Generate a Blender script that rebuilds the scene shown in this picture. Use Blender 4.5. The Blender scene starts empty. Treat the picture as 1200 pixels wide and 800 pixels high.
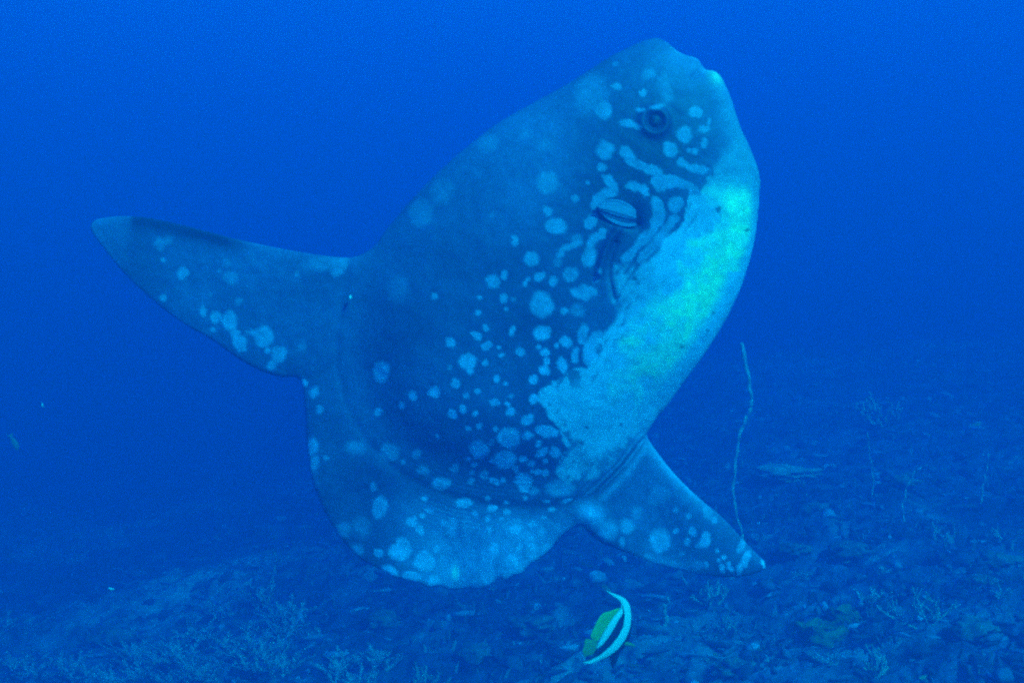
import bpy, bmesh, math, random
import numpy as np
from mathutils import Vector, Matrix

# ------------------------------------------------------------------ camera, sky, sun, exposure
scene = bpy.context.scene
C = scene.collection
CAM_LENS = 45.0
SUN_DIR = Vector((0.47, -0.57, 0.68)).normalized()      # towards the sun
SUN_STRENGTH = 5.0
SKY_STRENGTH = 0.10
EXPOSURE = 3.64

cam_data = bpy.data.cameras.new('camera')
cam_data.lens = CAM_LENS
cam_data.sensor_width = 36.0
cam_data.clip_start = 0.05
cam_data.clip_end = 500.0
cam = bpy.data.objects.new('camera', cam_data)
C.objects.link(cam)
cam.location = (0, 0, 0)
cam.rotation_euler = (math.radians(90), 0, 0)
scene.camera = cam

world = bpy.data.worlds.new('World')
scene.world = world
world.use_nodes = True
wn = world.node_tree
wn.nodes.clear()
sky = wn.nodes.new('ShaderNodeTexSky')
sky.sky_type = 'NISHITA'
sky.sun_disc = False
sky.sun_elevation = math.asin(SUN_DIR.z)
sky.sun_rotation = math.atan2(SUN_DIR.x, SUN_DIR.y)
bgn = wn.nodes.new('ShaderNodeBackground')
bgn.inputs['Strength'].default_value = SKY_STRENGTH
outw = wn.nodes.new('ShaderNodeOutputWorld')
wn.links.new(sky.outputs[0], bgn.inputs[0])
wn.links.new(bgn.outputs[0], outw.inputs[0])

sun_data = bpy.data.lights.new('sun', 'SUN')
sun_data.energy = SUN_STRENGTH
sun_data.angle = math.radians(0.5)
sun_data.color = (1.0, 0.97, 0.92)
sun = bpy.data.objects.new('sun', sun_data)
C.objects.link(sun)
sun.rotation_euler = SUN_DIR.to_track_quat('Z', 'Y').to_euler()

vs = scene.view_settings
scene.display_settings.display_device = 'sRGB'
vs.view_transform = 'Standard'
vs.look = 'None'
vs.exposure = EXPOSURE
vs.gamma = 1.0
vs.use_curve_mapping = False
scene.cycles.use_denoising = False
scene.cycles.volume_bounces = 4
scene.cycles.max_bounces = 7
scene.cycles.diffuse_bounces = 2
scene.cycles.filter_width = 2.4

rng = np.random.default_rng(11)
random.seed(11)

# ------------------------------------------------------------------ helpers
def lattice(ix, iy, seed):
    n = (ix * 374761393 + iy * 668265263 + seed * 1442695041) & 0xFFFFFFFF
    n = ((n ^ (n >> 13)) * 1274126177) & 0xFFFFFFFF
    n = n ^ (n >> 16)
    return (n & 0xFFFF) / 65535.0

def noise2(x, y, seed=0):
    x = np.asarray(x, float); y = np.asarray(y, float)
    x0 = np.floor(x).astype(np.int64); y0 = np.floor(y).astype(np.int64)
    fx = x - x0; fy = y - y0
    fx = fx * fx * (3 - 2 * fx); fy = fy * fy * (3 - 2 * fy)
    a = lattice(x0, y0, seed); b = lattice(x0 + 1, y0, seed)
    c = lattice(x0, y0 + 1, seed); d = lattice(x0 + 1, y0 + 1, seed)
    return (a * (1 - fx) + b * fx) * (1 - fy) + (c * (1 - fx) + d * fx) * fy

def fbm(x, y, octaves=4, seed=0):
    v = 0.0; amp = 0.5; tot = 0.0
    for o in range(octaves):
        v = v + amp * noise2(np.asarray(x) * 2 ** o, np.asarray(y) * 2 ** o, seed + 17 * o)
        tot += amp; amp *= 0.5
    return v / tot

def sstep(a, b, x):
    t = np.clip((np.asarray(x, float) - a) / (b - a), 0, 1)
    return t * t * (3 - 2 * t)

def catmull(pts, per=6, closed=True):
    P = np.array(pts, float); n = len(P); out = []
    rngi = range(n) if closed else range(n - 1)
    for i in rngi:
        if closed:
            p0, p1, p2, p3 = P[(i - 1) % n], P[i], P[(i + 1) % n], P[(i + 2) % n]
        else:
            p0, p1, p2, p3 = P[max(i - 1, 0)], P[i], P[i + 1], P[min(i + 2, n - 1)]
        for k in range(per):
            t = k / per
            out.append(0.5 * ((2 * p1) + (-p0 + p2) * t + (2 * p0 - 5 * p1 + 4 * p2 - p3) * t * t + (-p0 + 3 * p1 - 3 * p2 + p3) * t ** 3))
    if not closed:
        out.append(P[-1])
    return np.array(out)

def polydist(X, Y, P, closed=True):
    d = np.full(X.shape, 1e9)
    n = len(P)
    for i in range(n if closed else n - 1):
        ax, ay = P[i]; bx, by = P[(i + 1) % n]
        ex, ey = bx - ax, by - ay
        L = ex * ex + ey * ey + 1e-12
        t = np.clip(((X - ax) * ex + (Y - ay) * ey) / L, 0, 1)
        dx = X - ax - t * ex; dy = Y - ay - t * ey
        np.minimum(d, dx * dx + dy * dy, out=d)
    return np.sqrt(d)

def inside(X, Y, P):
    r = np.zeros(X.shape, bool); n = len(P)
    for i in range(n):
        ax, ay = P[i]; bx, by = P[(i + 1) % n]
        if ay == by:
            continue
        c = ((ay > Y) != (by > Y)) & (X < (bx - ax) * (Y - ay) / (by - ay) + ax)
        r ^= c
    return r

def sdf(X, Y, P):
    d = polydist(X, Y, P)
    return np.where(inside(X, Y, P), d, -d)

def upsample(a, shape, sx, sy, dx, dy):
    """bilinear sample of a at points (sx, sy) in cells"""
    sx = np.clip(sx, 0, a.shape[1] - 1.001); sy = np.clip(sy, 0, a.shape[0] - 1.001)
    x0 = sx.astype(int); y0 = sy.astype(int); fx = sx - x0; fy = sy - y0
    return (a[y0, x0] * (1 - fx) + a[y0, x0 + 1] * fx) * (1 - fy) + (a[y0 + 1, x0] * (1 - fx) + a[y0 + 1, x0 + 1] * fx) * fy

def inflate(P, x0, y0, step, nx, ny):
    """membrane blown up inside an outline (Poisson), normalised to 1"""
    phi = None; last = None
    for mul in (8, 4, 2, 1):
        h = step * mul
        gx = x0 + np.arange(0, nx // mul + 2) * h
        gy = y0 + np.arange(0, ny // mul + 2) * h
        X, Y = np.meshgrid(gx, gy)
        m = inside(X, Y, P)
        if phi is None:
            phi = np.zeros(X.shape)
        else:
            phi = upsample(phi, X.shape, (X - x0) / last, (Y - y0) / last, 0, 0)
        phi = np.where(m, phi, 0)
        for it in range({8: 1500, 4: 300, 2: 120, 1: 50}[mul]):
            p = np.pad(phi, 1)
            phi = np.where(m, 0.25 * (p[:-2, 1:-1] + p[2:, 1:-1] + p[1:-1, :-2] + p[1:-1, 2:] + h * h), 0)
        last = h
    phi = phi[:ny, :nx]
    return phi / phi.max()

def blur(a, r):
    k = np.exp(-0.5 * (np.arange(-3 * r, 3 * r + 1) / r) ** 2); k /= k.sum()
    a = np.apply_along_axis(lambda v: np.convolve(np.pad(v, 3 * r, mode='edge'), k, 'valid'), 0, a)
    return np.apply_along_axis(lambda v: np.convolve(np.pad(v, 3 * r, mode='edge'), k, 'valid'), 1, a)

def link(o, parent=None):
    C.objects.link(o)
    if parent is not None:
        o.parent = parent
    return o

def mesh_obj(name, verts, faces, mat, parent=None, smooth=True, colors=None):
    me = bpy.data.meshes.new(name)
    me.from_pydata([tuple(v) for v in verts], [], [tuple(f) for f in faces])
    if smooth:
        me.polygons.foreach_set('use_smooth', [True] * len(me.polygons))
    if colors is not None:
        at = me.color_attributes.new('skin_colour', 'FLOAT_COLOR', 'POINT')
        c = np.ones((len(verts), 4)); c[:, :3] = colors
        at.data.foreach_set('color', c.ravel())
    me.materials.append(mat)
    me.update()
    return link(bpy.data.objects.new(name, me), parent)

def empty(name, loc, label, cat, group=None):
    o = bpy.data.objects.new(name, None)
    C.objects.link(o)
    o.empty_display_size = 0.1
    o.location = loc
    o['label'] = label; o['category'] = cat
    if group:
        o['group'] = group
    return o

def tag(o, label, cat, group=None):
    o['label'] = label; o['category'] = cat
    if group:
        o['group'] = group
    return o

def tube(verts, faces, pts, radii, sides=7, cap=True):
    base = len(verts); pts = [Vector(p) for p in pts]; n = len(pts)
    up = Vector((0.31, 0.92, 0.2)).normalized()
    for i, p in enumerate(pts):
        t = (pts[min(i + 1, n - 1)] - pts[max(i - 1, 0)])
        t = t.normalized() if t.length > 1e-9 else Vector((0, 0, 1))
        a = t.cross(up)
        if a.length < 1e-4:
            a = t.cross(Vector((1, 0, 0)))
        a.normalize(); b = t.cross(a)
        for s in range(sides):
            w = 2 * math.pi * s / sides
            verts.append(tuple(p + radii[i] * (math.cos(w) * a + math.sin(w) * b)))
    for i in range(n - 1):
        for s in range(sides):
            s2 = (s + 1) % sides
            faces.append((base + i * sides + s, base + i * sides + s2, base + (i + 1) * sides + s2, base + (i + 1) * sides + s))
    if cap:
        verts.append(tuple(pts[-1] + (pts[-1] - pts[-2]).normalized() * radii[-1]))
        k = len(verts) - 1
        for s in range(sides):
            faces.append((base + (n - 1) * sides + s, base + (n - 1) * sides + (s + 1) % sides, k))

# ------------------------------------------------------------------ materials
def new_mat(name):
    m = bpy.data.materials.new(name)
    m.use_nodes = True
    nt = m.node_tree
    b = nt.nodes['Principled BSDF']
    return m, nt, b

def attr_mat(name, rough=0.6, noise_scale=60, noise_amt=0.25, bump=0.3, bump_scale=90, spec=0.25, dist=0.004):
    m, nt, b = new_mat(name)
    at = nt.nodes.new('ShaderNodeAttribute'); at.attribute_name = 'skin_colour'
    tc = nt.nodes.new('ShaderNodeTexCoord')
    nz = nt.nodes.new('ShaderNodeTexNoise'); nz.inputs['Scale'].default_value = noise_scale
    nz.inputs['Detail'].default_value = 5; nz.inputs['Roughness'].default_value = 0.65
    mr = nt.nodes.new('ShaderNodeMapRange')
    mr.inputs['From Min'].default_value = 0.25; mr.inputs['From Max'].default_value = 0.75
    mr.inputs['To Min'].default_value = 1 - noise_amt; mr.inputs['To Max'].default_value = 1 + noise_amt
    mx = nt.nodes.new('ShaderNodeMix'); mx.data_type = 'RGBA'; mx.blend_type = 'MULTIPLY'
    mx.inputs['Factor'].default_value = 1.0
    nt.links.new(tc.outputs['Object'], nz.inputs['Vector'])
    nt.links.new(nz.outputs['Fac'], mr.inputs['Value'])
    nt.links.new(at.outputs['Color'], mx.inputs['A'])
    nt.links.new(mr.outputs['Result'], mx.inputs['B'])
    nt.links.new(mx.outputs['Result'], b.inputs['Base Color'])
    n2 = nt.nodes.new('ShaderNodeTexNoise'); n2.inputs['Scale'].default_value = bump_scale
    n2.inputs['Detail'].default_value = 4
    bp = nt.nodes.new('ShaderNodeBump'); bp.inputs['Strength'].default_value = bump
    bp.inputs['Distance'].default_value = dist
    nt.links.new(tc.outputs['Object'], n2.inputs['Vector'])
    nt.links.new(n2.outputs['Fac'], bp.inputs['Height'])
    nt.links.new(bp.outputs['Normal'], b.inputs['Normal'])
    b.inputs['Roughness'].default_value = rough
    b.inputs['Specular IOR Level'].default_value = spec
    return m

def noise_mat(name, c1, c2, scale=6.0, rough=0.85, bump=0.5, bump_scale=25, dist=0.02):
    m, nt, b = new_mat(name)
    tc = nt.nodes.new('ShaderNodeTexCoord')
    nz = nt.nodes.new('ShaderNodeTexNoise'); nz.inputs['Scale'].default_value = scale
    nz.inputs['Detail'].default_value = 6; nz.inputs['Roughness'].default_value = 0.65
    rp = nt.nodes.new('ShaderNodeValToRGB')
    rp.color_ramp.elements[0].position = 0.36; rp.color_ramp.elements[0].color = (*c1, 1)
    rp.color_ramp.elements[1].position = 0.64; rp.color_ramp.elements[1].color = (*c2, 1)
    nt.links.new(tc.outputs['Object'], nz.inputs['Vector'])
    nt.links.new(nz.outputs['Fac'], rp.inputs['Fac'])
    nt.links.new(rp.outputs['Color'], b.inputs['Base Color'])
    n2 = nt.nodes.new('ShaderNodeTexNoise'); n2.inputs['Scale'].default_value = bump_scale
    n2.inputs['Detail'].default_value = 5
    bp = nt.nodes.new('ShaderNodeBump'); bp.inputs['Strength'].default_value = bump
    bp.inputs['Distance'].default_value = dist
    nt.links.new(tc.outputs['Object'], n2.inputs['Vector'])
    nt.links.new(n2.outputs['Fac'], bp.inputs['Height'])
    nt.links.new(bp.outputs['Normal'], b.inputs['Normal'])
    b.inputs['Roughness'].default_value = rough
    b.inputs['Specular IOR Level'].default_value = 0.2
    return m

M_skin = attr_mat('sunfish_skin', rough=0.55, noise_scale=28, noise_amt=0.22, bump=0.35, bump_scale=120, dist=0.003)
M_small = attr_mat('reef_fish_scales', rough=0.45, noise_scale=90, noise_amt=0.12, bump=0.2, bump_scale=300, dist=0.001)
M_eye = noise_mat('eye_iris', (0.012, 0.013, 0.02), (0.03, 0.032, 0.045), 60, 0.5, 0.05)
M_pupil = noise_mat('eye_pupil', (0.012, 0.012, 0.016), (0.02, 0.02, 0.026), 30, 0.5, 0.0)
M_pale = noise_mat('pale_coral', (0.34, 0.33, 0.29), (0.62, 0.60, 0.54), 14)
M_tuft = noise_mat('soft_coral', (0.42, 0.42, 0.42), (0.62, 0.62, 0.62), 8)
M_whip = noise_mat('whip_coral_skin', (0.42, 0.42, 0.38), (0.62, 0.62, 0.55), 20)
M_sponge = noise_mat('yellow_sponge', (0.16, 0.15, 0.06), (0.28, 0.265, 0.10), 12)
M_rock = noise_mat('reef_rock', (0.07, 0.07, 0.07), (0.30, 0.29, 0.26), 9, bump_scale=14, dist=0.04)
M_rubble = attr_mat('coral_rubble_skin', rough=0.9, noise_scale=18, noise_amt=0.4, bump=0.5, bump_scale=40, spec=0.15, dist=0.01)
M_turf = attr_mat('algae_turf_skin', rough=0.9, noise_scale=10, noise_amt=0.3, bump=0.0, spec=0.1)
M_speck = noise_mat('pale_flake', (0.75, 0.75, 0.70), (0.85, 0.85, 0.80), 40)

def seabed_material():
    m, nt, b = new_mat('seabed_rubble')
    tc = nt.nodes.new('ShaderNodeTexCoord')
    at = nt.nodes.new('ShaderNodeAttribute'); at.attribute_name = 'skin_colour'
    n1 = nt.nodes.new('ShaderNodeTexNoise'); n1.inputs['Scale'].default_value = 3.2
    n1.inputs['Detail'].default_value = 9; n1.inputs['Roughness'].default_value = 0.72
    r1 = nt.nodes.new('ShaderNodeMapRange')
    r1.inputs['From Min'].default_value = 0.35; r1.inputs['From Max'].default_value = 0.68
    r1.inputs['To Min'].default_value = 0.25; r1.inputs['To Max'].default_value = 1.75
    mx = nt.nodes.new('ShaderNodeMix'); mx.data_type = 'RGBA'; mx.blend_type = 'MULTIPLY'
    mx.inputs['Factor'].default_value = 1.0
    nt.links.new(tc.outputs['Object'], n1.inputs['Vector'])
    nt.links.new(n1.outputs['Fac'], r1.inputs['Value'])
    nt.links.new(at.outputs['Color'], mx.inputs['A'])
    nt.links.new(r1.outputs['Result'], mx.inputs['B'])
    nt.links.new(mx.outputs['Result'], b.inputs['Base Color'])
    v = nt.nodes.new('ShaderNodeTexVoronoi'); v.inputs['Scale'].default_value = 9
    n2 = nt.nodes.new('ShaderNodeTexNoise'); n2.inputs['Scale'].default_value = 16
    n2.inputs['Detail'].default_value = 7
    ad = nt.nodes.new('ShaderNodeMath'); ad.operation = 'ADD'
    nt.links.new(tc.outputs['Object'], v.inputs['Vector'])
    nt.links.new(tc.outputs['Object'], n2.inputs['Vector'])
    nt.links.new(v.outputs['Distance'], ad.inputs[0]); nt.links.new(n2.outputs['Fac'], ad.inputs[1])
    bp = nt.nodes.new('ShaderNodeBump'); bp.inputs['Strength'].default_value = 0.9
    bp.inputs['Distance'].default_value = 0.06
    nt.links.new(ad.outputs[0], bp.inputs['Height'])
    nt.links.new(bp.outputs['Normal'], b.inputs['Normal'])
    b.inputs['Roughness'].default_value = 0.95
    b.inputs['Specular IOR Level'].default_value = 0.1
    return m

# ------------------------------------------------------------------ sea bed
def ground_z(x, y):
    x = np.asarray(x, float); y = np.asarray(y, float)
    z = -2.15 + 0.12 * np.clip(x, 0, 7) + 0.15 * np.clip(x, -7, 0)
    right = sstep(-0.5, 3.0, x)
    z = z + (0.028 + 0.067 * right) * np.clip(y - 6, 0, 14)
    z = z + 0.42 * (fbm(x * 0.33 + 5, y * 0.33, 3, 3) - 0.5)
    rough = 0.30 * (fbm(x * 1.3, y * 1.3 + 9, 4, 8) - 0.5)
    fine = 0.17 * (fbm(x * 6.5, y * 6.5, 4, 21) - 0.5)
    return z + rough + fine

def pale_patch(x, y):
    return sstep(0.50, 0.66, fbm(x * 0.42 + 3.3, y * 0.42 + 1.7, 5, 31)) * (1 - 0.65 * sstep(0.0, 2.0, x))

def build_seabed():
    n = 460
    u = np.linspace(-1, 1, n)
    gx = 70 * np.sign(u) * (0.10 * np.abs(u) + 0.90 * np.abs(u) ** 3.2)
    v = np.linspace(0, 1, 520)
    gy = 4.0 + 16 * v + 75 * v ** 5
    gy = np.concatenate([np.linspace(-14, 3.9, 24), gy])
    X, Y = np.meshgrid(gx, gy)
    Z = ground_z(X, Y)
    ny, nx = X.shape
    idx = np.arange(nx * ny).reshape(ny, nx)
    f = np.stack([idx[:-1, :-1], idx[:-1, 1:], idx[1:, 1:], idx[1:, :-1]], -1).reshape(-1, 4)
    V = np.stack([X, Y, Z], -1).reshape(-1, 3)
    p = pale_patch(X, Y)
    spk = sstep(0.60, 0.74, fbm(X * 5.5, Y * 5.5, 3, 77))
    a = (0.065 + 0.10 * fbm(X * 0.9, Y * 0.9, 3, 51))
    col = np.stack([a * 1.0, a * 1.05, a * 1.7], -1)
    pale = np.array([0.40, 0.40, 0.44])
    w = np.clip(p * 0.9 + 0.45 * spk, 0, 1)[..., None]
    col = col * (1 - w) + pale * w
    o = mesh_obj('seabed', V, f, seabed_material(), colors=col.reshape(-1, 3))
    o['kind'] = 'structure'
    return o
build_seabed()

# the water itself: one closed body of evenly clouded blue water round camera and scene
def build_haze():
    lo = (-58, -12, -7.0); hi = (58, 75, 9.0)
    v = [(x, y, z) for z in (lo[2], hi[2]) for y in (lo[1], hi[1]) for x in (lo[0], hi[0])]
    f = [(0, 2, 3, 1), (4, 5, 7, 6), (0, 1, 5, 4), (2, 6, 7, 3), (0, 4, 6, 2), (1, 3, 7, 5)]
    m = bpy.data.materials.new('sea_water'); m.use_nodes = True
    nt = m.node_tree; nt.nodes.clear()
    out = nt.nodes.new('ShaderNodeOutputMaterial')
    pv = nt.nodes.new('ShaderNodeVolumePrincipled')
    pv.inputs['Density'].default_value = 0.49
    pv.inputs['Color'].default_value = (0.003, 0.036, 0.128, 1)
    pv.inputs['Absorption Color'].default_value = (0.0, 0.450, 0.588, 1)
    pv.inputs['Anisotropy'].default_value = 0.0
    nt.links.new(pv.outputs[0], out.inputs['Volume'])
    o = mesh_obj('haze', v, f, m, smooth=False)
    o['kind'] = 'stuff'
    o['label'] = 'hazy deep blue sea water filling the whole scene'
    o['category'] = 'water'
build_haze()

# ------------------------------------------------------------------ the big sunfish
S = 0.003        # metres per drawing unit in the plan of the fish
BODY = [(768,45),(776,47),(782,51),(791,60),(800,64.5),(809.5,66),(817,70),(822,77),(825.5,82),(832,83),(839,85.5),
 (846,92.5),(851.6,104),(858,119),(863,137.5),(867.5,154),(877,171),(884.5,187),(889,204),(889.5,225),(887,255),(881.6,292),
 (872,324),(865,344),(851,374),(830,408),(813,432),(799,451),(785,471),(770,489),(761,503),(758.5,511),(764,521),(784,547.5),
 (805,570),(822,585.5),(850,609),(874,635),(893,654),(898.5,662.6),(894,669),(872,676),(836,677),(803,671),(774,664),
 (748,654),(717.5,641),(703,635),(689,623),(680,616),(667,622),(654,633),(642.5,648),(629.5,657.5),(620,663),(612.5,671.6),
 (601,675),(592,680),(583,678.5),(578,684),(564,691),(543,692),(528,693.5),(513,688.5),(501,690),(490,684.6),(471,679),
 (462,677),(449,670),(435.6,663.5),(422.5,657),(407.5,644),(396,630.6),(388,618),(379,602),(369,575),(362,547),(358,514),
 (356,472),(353,449),(345,441.5),(330,442),(312,437),(291,428),(267,413),(244,396.5),(220,384),(187.5,362),(165,343),
 (141,321),(118,294),(104,276),(98.5,265),(102,257),(114,253),(141,251),(172.5,254),(206,261.5),(240,270),(277.5,280),
 (310,287),(340,293),(370,298),(395,301),(410,301.5),(424,298),(440,287),(452,270),(484,232),(517,199),(550,170),(586,143),
 (626,120.5),(667.5,97.5),(708,71),(732.5,58),(755,48)]
CORE = [(768,45),(782,51),(800,64.5),(817,70),(825.5,82),(839,85.5),(851.6,104),(863,137.5),(877,171),(889,204),
 (889.5,225),(887,255),(881.6,292),(865,344),(830,408),(799,451),(770,489),(752,516),(722,545),(690,574),(655,586),(610,586),
 (560,580),(515,568),(470,546),(437,515),(415,480),(402,440),(398,400),(402,360),(409,325),(420,303),(440,287),(484,232),(517,199),
 (550,170),(586,143),(626,120.5),(667.5,97.5),(708,71),(732.5,58),(755,48)]
HINGE = [(411,304),(405,340),(397,390),(399,440),(412,482),(436,520),(472,553),(518,575),(562,586),(612,591),(655,590),
 (690,580),(724,550),(757,514)]
RIDGE = [(718,276),(710,286),(704,299),(700,312),(697,324)]
GROOVE = [(716,290),(710,305),(708,322),(710,338),(714,352)]
BELLY = [(872,110),(856,112),(853,135),(846,172),(831,200),(818,216),(815,231),(800,238),(792,261),(779,278),(759,302),
 (735,318),(712,316),(709,330),(713,347),(724,358),(712,376),(697,398),(690,430),(672,429),(658,437),(637,451),(629,465),
 (639,482),(655,500),(664,527),(652,548),(666,566),(684,566),(712,549),(748,516),(765,497),(800,470),(900,400),(930,200)]
# x, y, rx, ry, tilt, strength, softness
SP = []
def sp(x, y, rx, ry=None, rot=0, st=1.0, so=0.24):
    SP.append((x, y, rx, ry or rx, rot, st, so))
for a in [(705,185,9.5,11,0),(701,205,5),(685,222,2.5),(738,226,9,5,-20),(749,231,5,7,0),(809,138.5,7.5,7),(795,165,9,9),
 (793,170,6,6),(818,175,3.5,6.5),(819,158,8,4,15),(825,149,2,5),(779,184,8,9,20),(807,185,4),(800,183,3),(704,137.5,9.5,11.5),
 (720,109,6,4.5),(750,117,5,4),(719,80,4,3,0,.6,.5),(730,153.5,10,5,-10),(740,157,7,3.5,-20),(746,137.5,5,3),
 (639.5,221,12,13,0,.8,.3),(671,240,4.5),(639.5,254,5,5.5),(649,271,12,9,-10),(673,287,6,8,0,.55),(604,287.5,4.5,6),
 (621.6,308,9,7.5,10),(578.5,332.5,8,8),(592,326,4,6),(616,332.5,3,5.5,-30),(631,328,6,4.5,35),(646,332.5,5),(665,325,8,8,0,.8),
 (686,306,8,11,-15),(677,347,12,6,-20),(591,351,5),(564,351,2.5),(512,349.5,4,5),(633,359,13,14),(658,366,4),(673,366,9,7,0,.5,.4),
 (594,363.5,2.5),(561.6,368,3),(577.5,257.5,4,3,0,.5,.6),(602,353,3,3,0,.5),(651.5,312,5,4,20,.5),(695,327,4,9,-20,.9),
 (560.6,393,6.5,4,-35),(571,384,3.5),(600,388,3.5,7,-8),(572,405,6.5,4,35),(585,407,2.5),(589,415,3.5,2,25),(634,390,9.5,8,20),
 (609.5,411.6,5.5,5,0,.8),(530.6,401.6,5),(550,423,9,9.5),(553,434,4,3),(570,424,3.5,4),(530,429,3,3,0,.4),(536,448,5,5.5),
 (512,456.6,7.5,7),(487.5,462,5),(582,441.6,3.5,4),(592.5,447,2.5),(561.6,455.6,3.5,3.5),(549,461,3),(545.6,477,4,5),
 (532.5,482,5),(558,481,4.5,3,30),(581,469,6.5,4,-5),(595,470.6,3.5,3),(600,461,2.5,2.5,0,.7),(599,479,5.5,5),(623.5,442.5,5),
 (625,465,6.5,6),(636,432,6.5,6),(639,422,4),(636,413,5,4.5),(630,406,2.5),(661,401,6,7,15),(650,405,3),(656,426,5,9,0),
 (679,392,6,11,-15,.8),(671,416,4,9,-5),(683.5,412.5,4,9,10),(692,424,8,10),(617,487.5,8,5,40),(563.5,495,3.5,3),(550,498,3),
 (582,499,2.5,3),(514.7,508,2),(597,509,12.5,11.5,10),(592.5,535,13,10.5,10),(562.5,523,11,10,10),(618,506,6,4.5,15),
 (641,502.5,11,7,-5),(633,500,6,6),(630,515.6,4),(634,526,8.5,5,35),(649,527,6,6.5),(576.6,514.7,4,4,0,.6),(613,535,5,3,30),
 (622.5,540,4.5,4),(637.5,537,3.5,3),(605,546.6,4.5,4),(637.5,551,4.5,4),(630,549.4,3.5),(623.5,549.4,2.5),(614,560,10.5,9.5),
 (614,568,7,7),(567,554,5,5.5,0,.7),(554,551,3,3,0,.7),(556,541,3.5,3.2),(549.4,535,3),(576.6,559.7,3.5),(582,562.5,3.5),
 (590,560,3,3,0,.8),(553,561.6,4,4,0,.5),(626,574,5.5,5,0,.5),(656,570,17,10,0,.55,.3),(517.5,565,11.5,7.5,10,.75),
 (534,545.6,4,6,-25,.5),(497,548.5,7,5,0,.5,.4),(489,529,5,5,0,.55,.3),(576.6,537,3),
 (544,588,10,6,8),(576.6,594,6,4,10),(572,583,3,2.5),(593.5,587,4,2.5),(594,598,4.5,3.5),(557,601,4,5),(572,605.6,4,3),
 (588,605.6,3.2,2),(498,582,4,3),(504,598,4.5,3.5),(496,603,3.5,3),(484,609.4,7,6.5),(493,619.7,4.5,7,15),(530,613,8,9),
 (530,623,5.5,6),(520,611,4,5),(544,613,3,5),(605,618,7.5,6,10),(622.5,613,5,4.5),(635.6,623.5,5.5,6),(652.5,618,4.5),
 (574,620,3.5,5),(615,582,3),(639,585,4,2),(646,595,4,3),(636.6,604.7,3,2.5),(605,608,5,2),(664,585,7,2.5,25),
 (445,594,9,13,-12,.7),(438.5,569,4,5.5,0,.6),(444,648.5,5.5,5),(469,646,13,11),(472,637,8,9),(497.5,658,12.5,13),(511.6,644,3.5,5),
 (518,652,3),(456,669,10,6,-20),(482.5,677,11.5,7,-10),(509,682,8,8),(578,644.7,7,10),(571,668,8,21),(533,672,7,12,0,1,.5),
 (600,656.6,8,9.5),(606,668,9,6),(624,646,8.5,12),(641,642,9,6,45),(609,640,3,4),(623,630,3),(400,622,9,9,0,.4,.5),
 (422.5,617.5,12,12,0,.3,.6),(417,646,8,8,0,.4,.5),(357,448,4,4.5),(369,460,5,7,-20,.8,.4),(375,479,4.5,4.5,0,.7,.4),
 (366,522,7,9,0,.8,.4),(368.5,542,6,9,0,.6,.5),(450,434,10,12,0,.95),(446,482,5.5,4,30),(474.5,472.5,4),(417,523,12,8,0,.35,.5),
 (457.6,528,11,9,10,.55,.4),(489.5,529,5,5,0,.6),(498,547.5,7,5,0,.5),(474.5,540,3.5,3,0,.5),(383.5,536,3,3,0,.6),
 (470,340,13,15,0,.35,.5),
 (211,319,6,8,-15),(186.6,349,4.5,5),(184,285,6,8,0,.6,.6),(193,281,5,5,0,.5,.6),(269,325,9.5,8,0,.55,.3),(280,353.5,4.5,5,0,.5),
 (236,364,4,5.5),(251,371,6,8),(268,375,9,11.5),(247.5,386,4,3),(256,316,3,3,0,.5),(264,307,4,6,20,.4,.6),(186.6,304,2.5),
 (245,345,2.5,2.5,0,.5),(280,402,8,9.5,15),(275,391,5,6),(309,394,12,12,0,.85),(294,388,6,3,0,.7),(327,415,9,10,0,.75),
 (319,426,7,5,25,.7),(314,411,3.5,3.5),(355,406,5,6,0,.35,.5),(349,320,3,5,0,.6),(396,319,7,5,0,.7,.4),(380,310,26,8,8,.45,.5),
 (404,308,6,8,0,.55,.4),
 (772,580,13,12,30,.4,.3),(774.5,634,13,14,0,.75,.25),(793.5,622,3.5,3,0,.8),(812.5,622,4,5,0,.8),(826.7,633,6,9.5,-10),
 (806.5,635,4,5,0,.7),(806.5,604.5,3.5,3.5,0,.7),(792,598.5,4,3,0,.7),(830,601,6,9,0,.5,.4),(734,616,9,9,0,.55,.4),(746,600,6,9,0,.35,.5),
 (760,653,5,3.5,-20,.7),(789,661.5,4,3,0,.7),(828,662.6,2.5,4),(847,667,3.5,6,0),(856,664,2.8,6.5,25),(866.5,667,3.8,7),(849,653,3),
 (841,645,2.5),(875,654,5,10,-20,.8),(869,640,5,9,-30,.7),(843,657,2,2.5),(819.5,663,8,6,0,.45,.4),(694,602,13,18,20,.8,.6),
 (710,620,12,13,0,.65,.6),(728,635,4,6,0,.6),(895.5,662.5,2,6,15,1.6),(838,610,4,4,0,.5),(818,640,2.5,2.5,0,.6),(800,650,3,3,0,.5),
 (572,172,12,11,0,.5,.4),(615,164,7,6,0,.35,.6),(637,177,10,9,0,.35,.6),(495,252,15,16,0,.55,.25),(519,228,14,16,0,.4,.3),
 (691,116,17,24,0,.6,.5),(757,94,9,6,20,.65,.5),(774,105,7,12,0,.55,.6),(778,119,6,9,0,.6,.6),(766,133,9,3,15,.8,.4)]:
    sp(*a)
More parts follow.
